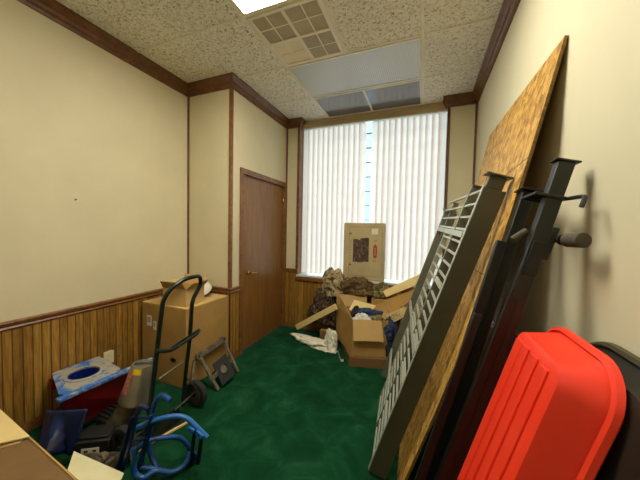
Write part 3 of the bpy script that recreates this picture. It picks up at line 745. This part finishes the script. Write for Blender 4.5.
# near carton at the bottom left corner
t = thing('cardboard_box', 'brown cardboard box with loose top flaps at the bottom left corner', 'box', (-1.6, .35, 0))
A = V((-1.945, 0.621, 0.500)); B = V((-1.133, 0.550, 0.500)); e = (B-A).normalized(); nr = V((e.y, -e.x, 0))   # towards the viewer side
A2 = A-e*.25; B2 = B+e*.10; D2 = .40
bx = MB(); th = .006
def wall(p, q_, z0_, z1_): bx.add([*(V((a.x, a.y, z)) for z in (z0_, z1_) for a in (p, q_, q_+(nr*th if abs((q_-p).normalized().dot(e)) > .5 else -e*th), p+(nr*th if abs((q_-p).normalized().dot(e)) > .5 else -e*th)))], [(0, 3, 2, 1), (4, 5, 6, 7), (0, 1, 5, 4), (1, 2, 6, 5), (2, 3, 7, 6), (3, 0, 4, 7)])
wall(A2, B2, .003, .5); wall(A2+nr*D2, B2+nr*D2, .003, .5); wall(B2+nr*.007, B2+nr*D2, .003, .5); wall(A2+nr*.007+e*.006, A2+nr*D2+e*.006, .003, .5)
part(bx, 'body', M['card'], t)
P = V((-1.570, 0.586, 0.500))
# far flap folded in, nearly flat
part(MB().slab([A2+V((0, 0, .004)), P+V((0, 0, .004)), P+nr*.17-e*.10+V((0, 0, .020)), A2+nr*.19+V((0, 0, .022))], .005), 'flap', M['card_yellow'], t)
part(MB().slab([P+e*.004+V((0, 0, -.004)), B2+V((0, 0, -.004)), B2+nr*.35+V((0, 0, -.012)), P+nr*.35-e*.16+V((0, 0, -.02))], .005), 'flap', M['card_dark'], t)
part(MB().slab([P+nr*.012-e*.03+V((0, 0, -.012)), P+nr*.03+e*.0+V((0, 0, .000)), P+nr*.20-e*.11+V((0, 0, .004)), P+nr*.18-e*.16+V((0, 0, -.01))], .005), 'flap', M['card_light'], t)
# ------------------------------------------------------------------ right side: sheet, railing, posts, sleds
# board
t = thing('plywood_sheet', 'tall golden strand board sheet leaning against the right wall', 'board', (-.09, 2.0, 0))
O = V((-.098, 1.42, .004)); T = V((.486, 1.35, 2.215)); yv = V((-.012, 1.24, .03)); yo = V((-.03, 1.24, 0))
sn = (T-O).cross(yv).normalized()
if sn.x > 0: sn = -sn
NS = 16; vs = []
for i in range(NS+1):
    q = i/NS; p = O.lerp(T, q)-sn*.045*math.sin(math.pi*q); pf = (O+yo).lerp(T+yv, q)-sn*.045*math.sin(math.pi*q)
    vs += [p, pf, pf-sn*.012, p-sn*.012]
fs = [(0, 1, 2, 3), tuple(4*NS+k for k in (3, 2, 1, 0))]
for i in range(NS):
    for k in range(4): a = 4*i+k; b = 4*i+(k+1) % 4; fs.append((a, b, b+4, a+4))
part(MB().add(vs, fs), 'sheet', M['osb'], t)
ed = MB(); vs = []
for i in range(NS+1):
    q = i/NS; p = O.lerp(T, q)-sn*.045*math.sin(math.pi*q)
    vs += [p+V((0, -.003, 0)), p-sn*.012+V((0, -.003, 0)), p-sn*.012+V((0, -.0005, 0)), p+V((0, -.0005, 0))]
part(ed.add(vs, fs), 'edge', M['osb_edge'], t)
# railing panel
O = V((-.272, 1.505, 0)); T = V((.266, 1.478, 1.693)); FF = V((-.364, 2.557, 0))
Uv = (T-O); L = Uv.length; Uv.normalize(); W = FF-O; W = (W-Uv*W.dot(Uv)).normalized(); Nv = Uv.cross(W).normalized()
if Nv.x > 0: Nv = -Nv
RM = Matrix((Uv, W, Nv)).transposed().to_4x4(); RM.translation = O
t = thing('metal_railing', 'grey painted metal railing panel leaning on the strand board', 'railing', mat=RM)
dp = .103
def rb(a, b, nm, mat, bev=.003): return MB().box(a, b).build(nm, M[mat], t, bevel=bev)
rb((.035, .000, -dp), (L-.04, .030, -.004), 'post', 'beam')
rb((.035, .0, -.0035), (L-.03, .029, 0), 'facing_strip', 'rail_light', .001)
rb((L-.04, .001, -dp+.02), (L+.02, .024, -.010), 'post_neck', 'beam')
rb((L+.02, -.025, -dp+.002), (L+.028, .055, .012), 'cap_plate', 'rail_paint', .002)
rb((.02, 1.015, -.10), (L-.12, 1.045, 0), 'post', 'rail_paint')
rb((L-.118, .99, -.09), (L-.11, 1.06, .02), 'cap_plate', 'rail_paint', .002)
rb((.10, .60, -.034), (1.475, .614, .001), 'stile', 'rail_light', .001)
rb((.10, .268, -.048), (L-.0, .288, .0025), 'stile', 'rail_paint', .002)
rb((L-.002, .25, -.05), (L+.004, .30, .0), 'stile_cap', 'rail_paint', .001)
rb((1.43, .80, -.05), (L-.06, .822, -.012), 'stile', 'rail_paint', .002)
thick = [1.49, .80, .30]; short = [1.195, .90, .60]
for u_ in thick: rb((u_-.017, .031, -.011), (u_+.017, 1.014, .003), 'rail', 'rail_light', .002)
for u_ in short: rb((u_-.015, .031, -.011), (u_+.015, .30, .002), 'rail', 'rail_light', .002)
u_ = .10
while u_ < L-.05:
    if min(abs(u_-q) for q in thick) > .025:
        end = 1.0 if u_ > 1.5 else .60
        s0 = .031 if min(abs(u_-q) for q in short) > .022 else .30
        rb((u_-.0065, s0, -.011), (u_+.0065, end, -.001), 'baluster', 'rail_light', .001)
    u_ += .0675
# dark steel posts
def lean_post(label, top, foot, w, h, cap=None, mat='post', name='steel_post', group=None, flange=None):
    top = V(top); foot = V(foot)
    Uv = (top-foot); L = Uv.length; Uv.normalize(); W = V((0, 1, 0)); W = (W-Uv*Uv.y).normalized(); N = Uv.cross(W)
    if N.x > 0: N = -N
    m = Matrix((Uv, W, N)).transposed().to_4x4(); m.translation = foot
    t = thing(name, label, 'post', mat=m, group=group)
    MB().box((0.02, -w/2, -h/2), (L, w/2, h/2)).build('tube', M[mat], t, bevel=.003)
    if cap: MB().box((L+.0005, -cap[0]/2, -cap[1]/2), (L+.007, cap[0]/2, cap[1]/2)).build('cap_plate', M[mat], t, bevel=.002)
    return t, L
lean_post_pos = []
t, L = lean_post('tallest dark green steel post leaning on the right wall, with a top plate', (.435, 1.155, 1.675), (.02, 1.125, .0), .042, .048, (.055, .07))
MB().box((L-.125, -.03, -.03), (L-.115, .115, .06)).build('flange', M['post'], t, bevel=.002)
hk = MB(); hk.tube([(L-.118, .03, -.03), (L-.118, -.08, -.045), (L-.122, -.105, -.045), (L-.155, -.11, -.042)], .007, 8, 4); hk.build('hook', M['post'], t, smooth=True)
MB().box((L-.40, -.036, -.02), (L-.28, -.029, .02)).build('bracket', M['post_black'], t, bevel=.002)
t, L = lean_post('dark green steel post with a wide cap plate, next to the strand board edge', (.385, 1.325, 1.60), (-.02, 1.24, .0), .045, .045, (.10, .075))
t, L = lean_post('short dark steel post in front of the strand board edge', (.285, 1.25, 1.40), (-.06, 1.17, .0), .035, .035, None, 'post_black')
t, L = lean_post('black steel post right beside the round roller', (.36, 1.15, 1.40), (-.04, 1.10, .0), .035, .035, None, 'post_black')
t, L = lean_post('black flat steel post lying low behind the red sled', (.20, 1.16, 1.12), (-.10, 1.10, .0), .02, .03, None, 'post_black')
t = thing('shade_sheet', 'wide black sheet added as the dark shade behind the green steel posts', 'sheet', (.06, 1.2, 0))
part(MB().slab([(.085, 1.155, .003), (.075, 1.36, .003), (.345, 1.34, 1.02), (.355, 1.16, 1.02)], .012, (1, 0, -.3)), 'sheet', M['black'], t)  # added black sheet, stands in for the shade behind the posts
# hand grip sleeve between the posts
t = thing('foam_grip', 'small grey sleeve between the two dark green posts', 'grip', (.30, 1.2, 1.43))
part(MB().tube([(0.297, 1.160, 1.407), (0.344, 1.180, 1.441)], .013, 14), 'sleeve', M['foam'], t, smooth=True)
# roller
t = thing('round_roller', 'short grey-brown roller sticking out near the right wall', 'roller', (.42, 1.05, 1.41))
ra = V((0.428, 1.090, 1.414)); rb_ = V((0.445, 1.030, 1.415))
part(MB().tube([ra, ra+(rb_-ra)*.04, ra+(rb_-ra)*.96, rb_], [.020, .023, .023, .020], 24), 'sleeve', M['foam'], t, smooth=True)
d_ = (rb_-ra).normalized()
part(MB().tube([ra-d_*.05, ra-d_*.001], .011, 14), 'spindle', M['brass'], t, smooth=True)
part(MB().tube([ra-d_*.022, ra-d_*.014], .018, 20), 'collar', M['post_black'], t, smooth=True)
part(MB().beam(ra-d_*.05+V((0, 0, .04)), ra-d_*.05+V((-.03, 0, -.07)), .02, .02, side=(0, 1, 0)), 'bracket', M['post'], t, bevel=.002)
# sleds
def tray(t, L, Wb, Wr, Lr0, Lr1, depth, rc, mat, rim_mat, Wt=None):
    """local: x along length, y width, z outward from the bottom; rim at z=-depth"""
    def rr(x0, x1, hw, r, z, n=8):
        out = []
        for cx, cy, a0 in ((x1-r, hw-r, 0), (x0+r, hw-r, 90), (x0+r, -hw+r, 180), (x1-r, -hw+r, 270)):
            for k in range(n+1): a = R(a0+90*k/n); out.append(V((cx+r*math.cos(a), cy+r*math.sin(a), z)))
        return out
    rings = [rr(.012, L-.012, Wb-.02, rc*.6, 0), rr(.004, L-.004, Wb-.007, rc*.65, -.004), rr(0, L, Wb, rc*.7, -.018)]
    for s_ in (.35, .7, 1): rings.append(rr(-Lr0*s_, L+Lr1*s_, Wb+(Wr-Wb)*s_, rc*(.7+.45*s_), -.018-(depth-.018)*s_))
    rings.append(rr(-Lr0-.004, L+Lr1+.004, Wr+.004, rc*1.16, -depth-.002))
    nv = len(rings[0]); vs = [p for r_ in rings for p in r_]; fs = [tuple(range(nv))]
    for i in range(len(rings)-1):
        for j in range(nv): k = (j+1) % nv; fs.append((i*nv+j, i*nv+k, (i+1)*nv+k, (i+1)*nv+j))
    h = MB().add(vs, fs).build('hull', mat, t, smooth=True, solid=.004)
    e0 = rr(-Lr0-.006, L+Lr1+.006, Wr+.006, rc*1.18, -depth+.010); e1 = rr(-Lr0-.016, L+Lr1+.016, Wr+.016, rc*1.3, -depth+.006)
    e2 = rr(-Lr0-.020, L+Lr1+.020, Wr+.020, rc*1.32, -depth-.006); e3 = rr(-Lr0-.014, L+Lr1+.014, Wr+.014, rc*1.3, -depth-.012); e4 = rr(-Lr0-.006, L+Lr1+.006, Wr+.006, rc*1.18, -depth-.006)
    E_ = [e0, e1, e2, e3, e4]; vs = [p for r_ in E_ for p in r_]; fs = []
    for i in range(5):
        i2 = (i+1) % 5
        for j in range(nv): k = (j+1) % nv; fs.append((i*nv+j, i*nv+k, i2*nv+k, i2*nv+j))
    MB().add(vs, fs).build('rim', rim_mat, t, smooth=True)
    return h
def lean_matrix(foot, slope, tilt=0):
    Uv = V((slope, tilt, 1)).normalized(); W = V((0, 1, 0)); W = (W-Uv*Uv.y).normalized(); N = Uv.cross(W)
    if N.x > 0: N = -N; 
    W = N.cross(Uv)
    m = Matrix((Uv, W, N)).transposed().to_4x4(); m.translation = foot; return m
t = thing('plastic_sled', 'bright red plastic sled standing on end, grooved underside showing', 'sled', mat=lean_matrix((.012, .925, .07), .285))
tray(t, 1.09, .156, .184, .03, .034, .088, .085, M['red'], M['red'])
for y in (-.085, -.02, .045, .10):
    m = MB(); m.box((.05, y-.026, .000), (1.06, y+.020, .008)); m.build('runner', M['red'], t, bevel=.0025)
t = thing('plastic_sled', 'large black plastic sled with rounded rim coloured olive as if lit, behind the red sled', 'sled', mat=lean_matrix((.205, .83, .04), .195))
tray(t, 1.085, .17, .25, .02, .03, .06, .13, M['black_plastic'], M['olive_lit_rim'])
# ------------------------------------------------------------------ the heap below the window
t = thing('printed_carton', 'upright pale printed carton with a dark picture, standing before the blinds', 'box', (-.74, 3.45, .778))
cx0, cx1, cy0, cy1, cz0, cz1 = -1.005, -.475, 3.415, 3.53, .7795, 1.525
part(MB().box((cx0, cy0, cz0), (cx1, cy1, cz1)), 'body', M['card_old'], t, bevel=.004)
part(MB().box((cx0+.01, cy0+.002, cz1+.0005), (cx1-.005, cy1-.004, cz1+.004)), 'tape', M['card_edge'], t)
# rectangle frame line, picture, emblem, marks printed on the face
ln = MB(); yf = cy0-.0012
for a, b in (((cx0+.075, cz0+.06), (cx1-.02, cz0+.063)), ((cx0+.075, cz1-.05), (cx1-.02, cz1-.047)), ((cx0+.075, cz0+.06), (cx0+.078, cz1-.05)), ((cx1-.023, cz0+.06), (cx1-.02, cz1-.05))): ln.box((a[0], yf, a[1]), (b[0], cy0-.0002, b[1]))
part(ln, 'border_line', M['brown_print'], t)
pic = MB(); rnd = random.Random(4); pts = []
xa, xb, za, zb2 = -.875, -.665, 1.02, 1.34
for k in range(9): pts.append((xa+(xb-xa)*k/8, za+rnd.uniform(-.008, .01)))
for k in range(9): pts.append((xb-(xb-xa)*k/8+.0, zb2-(.0 if k < 5 else .03)+rnd.uniform(-.012, .012)))
part(MB().slab([(p[0], cy0-.0003, p[1]) for p in pts], .001, (0, -1, 0)), 'picture', M['picture'], t)
lb = part(MB().box((-.635, yf, 1.385), (-.555, cy0-.0002, 1.46)), 'sticker', M['white_paper'], t); lb['label'] = 'small white sticker'
em = MB(); ex_, ez_ = -.585, 1.165
em.slab([(ex_-.022, cy0-.0003, ez_-.075), (ex_+.022, cy0-.0003, ez_-.075), (ex_+.026, cy0-.0003, ez_), (ex_+.022, cy0-.0003, ez_+.075), (ex_-.022, cy0-.0003, ez_+.075), (ex_-.026, cy0-.0003, ez_)], .001, (0, -1, 0))
em.slab([(ex_-.012, cy0-.0003, ez_+.075), (ex_+.012, cy0-.0003, ez_+.075), (ex_, cy0-.0003, ez_+.10)], .001, (0, -1, 0)); em.slab([(ex_-.012, cy0-.0003, ez_-.075), (ex_, cy0-.0003, ez_-.10), (ex_+.012, cy0-.0003, ez_-.075)], .001, (0, -1, 0))
e_ = part(em, 'emblem', M['red_print'], t); e_['label'] = 'red upright emblem'
vm = MB()
for k in range(5): vm.box((ex_-.006, cy0-.0022, ez_-.05+k*.021), (ex_+.006, cy0-.0014, ez_-.038+k*.021))
part(vm, 'lettering', M['card_edge'], e_)
mk = MB()
for z_ in (.98, 1.39): mk.slab([(cx0+.07, cy0-.0003, z_-.012), (cx0+.115, cy0-.0003, z_-.012), (cx0+.092, cy0-.0003, z_+.018)], .001, (0, -1, 0))
for z_ in (1.29, 1.03):
    for k in range(4): mk.slab([(ex_-.02+k*.01, cy0-.0003, z_+.008*(k % 2)), (ex_-.012+k*.01, cy0-.0003, z_+.008*(k % 2)), (ex_-.014+k*.01, cy0-.0003, z_+.025+.008*(k % 2))], .001, (0, -1, 0))
for k in range(7): mk.box((cx0+.095, yf, 1.05+k*.04), (cx0+.101, cy0-.0002, 1.062+k*.04))
part(mk, 'printed_marks', M['brown_print'], t)
# pile base hidden: cartons beneath the cloths
def cbox(label, c, rot, s, mat='card', name='cardboard_box', flaps=(), tilt=0):
    Mx = Matrix.Translation(c) @ Matrix.Rotation(R(rot), 4, 'Z') @ Matrix.Rotation(R(tilt), 4, 'Y')
    t = thing(name, label, 'box', mat=Mx)
    MB().box((-s[0]/2, -s[1]/2, 0), (s[0]/2, s[1]/2, s[2])).build('body', M[mat], t, bevel=.004)
    MB().box((-s[0]/2+.003, -.03, s[2]+.0005), (s[0]/2-.003, .03, s[2]+.002)).build('tape', M['card_edge'], t)
    return t
cbox('brown closed box under the brown bag, behind the open box', (-.86, 3.335, .003), 0, (.34, .13, .60), 'card_dark')
cbox('closed box under the long pale flap, behind the open box', (-.42, 3.31, .003), 0, (.32, .17, .60), 'card')
cbox('closed box behind the railing foot, right of the open box', (-.06, 3.20, .003), -4, (.32, .30, .55), 'card')
# open moving box
Mx = Matrix.Translation((-.675, 2.705, .105)) @ Matrix.Rotation(R(18), 4, 'Z')
t = thing('cardboard_box', 'large open cardboard box overflowing with clothes, in front of the window', 'box', mat=Mx)
w_, d_, h_ = .37, .50, .385; th = .005
bx = MB()
def skew(a, b):  # box with a slight outward lean on the left side
    return bx.box(a, b, Matrix(((1, -.34, 0, 0), (0, 1, 0, 0), (0, 0, 1, 0), (0, 0, 0, 1))))
skew((0, 0, 0), (w_, d_, th)); skew((0, 0, th), (th, d_, h_)); skew((w_-th, 0, th), (w_, d_, h_)); skew((th, 0, th), (w_-th, th, h_)); skew((th, d_-th, th), (w_-th, d_, h_))
bx.build('body', M['card'], t)
def fq(q, mat='card_light', nm='flap'): return MB().slab(q, .004).build(nm, M[mat], t)
fq([(0, -.001, h_), (.30, -.001, h_), (.32, -.05, h_-.20), (.01, -.05, h_-.205)], 'card_light')          # front flap hanging
fq([(-.002, .0, h_), (-.17, d_, h_), (-.16, d_-.02, h_+.17), (-.10, .22, h_+.13)], 'card_light')            # left flap up
fq([(-.17, d_, h_), (w_-.17, d_, h_), (w_-.17, d_+.03, h_+.12), (-.17, d_+.03, h_+.14)], 'card_light')    # back flap
fq([(-.03, .24, h_+.03), (.18, .13, h_+.02), (.28, .27, h_+.08), (.04, .42, h_+.10)], 'card_yellow')  # loose inner flap
fq([(w_, .0, h_), (w_-.17, d_, h_), (w_+.05, d_, h_+.12), (w_+.17, .05, h_+.02)], 'card')
# flattened carton below
t = thing('flat_cardboard', 'low flat brown carton on the carpet under the large open box', 'cardboard', (-.5, 2.8, 0))
part(MB().slab([(-.690, 2.665, .003), (-.30, 2.77, .003), (-.42, 3.20, .003), (-.93, 3.13, .003)], .098, (0, 0, 1)), 'sheet', M['card_dark'], t, bevel=.002)
# things in and over the box
def cloth(name, label, cat, c, size, seed, mat, **k):
    o = crumple(name, M[mat], None, c, size, seed, **k); tag(o, label, cat); return o
cloth('folded_jeans', 'rolled blue denim jeans on top of the open box', 'jeans', (-.56, 2.93, .43), (.17, .085, .085), 3, 'denim', rotz=.35, amp=.2)
cloth('rolled_towel', 'white bundled cloth in the front of the open box', 'cloth', (-.60, 2.80, .41), (.085, .05, .07), 5, 'white_cloth', rotz=.2)
cloth('dark_jacket', 'black jacket heap at the left inside the open box', 'jacket', (-.68, 2.92, .40), (.07, .10, .10), 7, 'black_cloth')
cloth('grey_shirt', 'grey bundled shirt beside the white cloth in the open box', 'shirt', (-.46, 2.86, .41), (.09, .07, .07), 9, 'olive_cloth', rotz=.5)
cloth('denim_jacket', 'blue denim garment hanging over the right corner of the open box', 'jacket', (-.31, 2.86, .30), (.07, .07, .14), 11, 'denim', amp=.22)
cloth('dark_trousers', 'dark trousers bunched low beside the railing foot', 'trousers', (-.28, 2.84, .105), (.06, .06, .14), 13, 'navy_cloth')
cloth('camouflage_jacket', 'tan camouflage jacket heap under the left window edge', 'jacket', (-1.09, 3.31, .56), (.17, .09, .22), 15, 'camo_tan', amp=.2)
cloth('camouflage_trousers', 'dark camouflage clothes heap left of the open box, above the plank', 'clothes', (-1.20, 3.29, .18), (.20, .10, .27), 17, 'camo_dark', rotz=.2)
cloth('brown_bag', 'brown crumpled bag lying in front of the printed carton', 'bag', (-.77, 3.30, .606), (.20, .085, .15), 19, 'brown_cloth', amp=.2)
cloth('khaki_cap', 'khaki crumpled cloth right of the brown bag', 'cloth', (-.47, 3.30, .61), (.13, .075, .11), 21, 'olive_cloth', amp=.2)
# ring on the garment
t = thing('key_ring', 'white round ring beside the blue garment on the open box corner', 'ring', (-.36, 2.785, .33))
tor = MB(); rp_ = V((-0.378, 2.785, 0.293))
tor.tube([rp_+V((.022*math.cos(a), 0, .022*math.sin(a))) for a in [2*math.pi*k/20 for k in range(21)]], .005, 8); part(tor, 'ring', M['steel'], t, smooth=True)
# long pale flap and side carton at the right
t = thing('cardboard_strip', 'long pale cardboard strip sloping up to the right behind the open box', 'cardboard', (-.3, 3.1, .6))
part(MB().slab([(-0.427, 3.100, 0.738), (-0.014, 3.080, 0.983), (-0.040, 3.020, 0.871), (-0.381, 3.020, 0.692)], .004), 'sheet', M['card_yellow'], t)
part(MB().slab([(-0.409, 3.000, 0.648), (-0.048, 3.000, 0.831), (-0.054, 2.980, 0.728), (-0.325, 2.960, 0.535)], .004), 'lower_sheet', M['card'], t)
Mx = Matrix.Translation((-0.231, 2.860, 0.524)) @ Matrix.Rotation(R(-25), 4, 'Z') @ Matrix.Rotation(R(-35), 4, 'Y')
t = thing('food_carton', 'small pale printed carton lying between the open box and the railing', 'carton', mat=Mx)
MB().box((-.09, -.045, -.02), (.10, .07, .075)).build('body', M['card_yellow'], t, bevel=.003)
MB().box((-.07, -.0465, -.005), (.07, -.0455, .055)).build('print', M['speckle'], t)
# plank, white paper, small box, slim book
t = thing('white_plank', 'long pale plank sloping from the carpet up to the cloth heap', 'plank', (-1.4, 3.2, 0))
part(MB().beam((-1.521, 3.100, 0.145), (-0.965, 3.020, 0.510), .05, .07, side=(0, 0, 1)), 'plank', M['card_yellow'], t, bevel=.004)
cloth('white_sheeting', 'crumpled white sheeting spread on the carpet below the plank', 'sheeting', (-1.27, 3.02, 0), (.30, .085, .045), 23, 'white_paper', rotz=-.32, amp=.3)
cloth('white_rag', 'small white rag standing against the left side of the open box', 'rag', (-1.0, 2.96, 0), (.07, .05, .15), 25, 'white_paper', amp=.3)
t = thing('small_box', 'small reddish-brown box on the carpet behind the white sheeting', 'box', (-1.17, 3.12, 0))
part(MB().box((-1.20, 3.10, .003), (-1.08, 3.17, .15)), 'body', M['card_dark'], t, bevel=.003)
part(MB().box((-1.199, 3.102, .151), (-1.081, 3.168, .155)), 'lid', M['card'], t)
t = thing('slim_book', 'slim green book with pale edge wedged under the open box', 'book', (-.8, 2.8, 0))
bM = Matrix.Translation((-.84, 2.84, .003)) @ Matrix.Rotation(R(-64), 4, 'Z')
part(MB().box((-.13, -.018, 0), (.13, .018, .004), bM).box((-.13, -.018, .032), (.13, .018, .036), bM).box((-.13, .014, .004), (.13, .018, .032), bM), 'cover', M['carpet'], t)
part(MB().box((-.128, -.016, .004), (.128, .0135, .0318), bM), 'pages', M['white_paper'], t)
# ------------------------------------------------------------------ light
sc = bpy.context.scene
wd = bpy.data.worlds.new('World'); sc.world = wd; wd.use_nodes = True
bg = wd.node_tree.nodes['Background']; bg.inputs['Color'].default_value = (.80, .92, 1, 1); bg.inputs['Strength'].default_value = 1.7
def area(name, loc, size, power, col, rot=(0, 0, 0)):
    l = bpy.data.lights.new(name, 'AREA'); l.shape = 'RECTANGLE'; l.size, l.size_y = size; l.energy = power; l.color = col
    o = bpy.data.objects.new(name, l); C.objects.link(o); o.location = loc; o.rotation_euler = rot; return o
sun = bpy.data.lights.new('daylight', 'SUN'); sun.energy = 9; sun.angle = R(80); sun.color = (1, .94, .90)
so = bpy.data.objects.new('daylight', sun); C.objects.link(so); so.rotation_euler = V((0.1, -1, -.75)).to_track_quat('-Z', 'Y').to_euler()
sc.view_settings.view_transform = 'Standard'; sc.view_settings.look = 'None'
sc.view_settings.exposure = 0.0; sc.view_settings.gamma = 1; sc.view_settings.use_curve_mapping = False
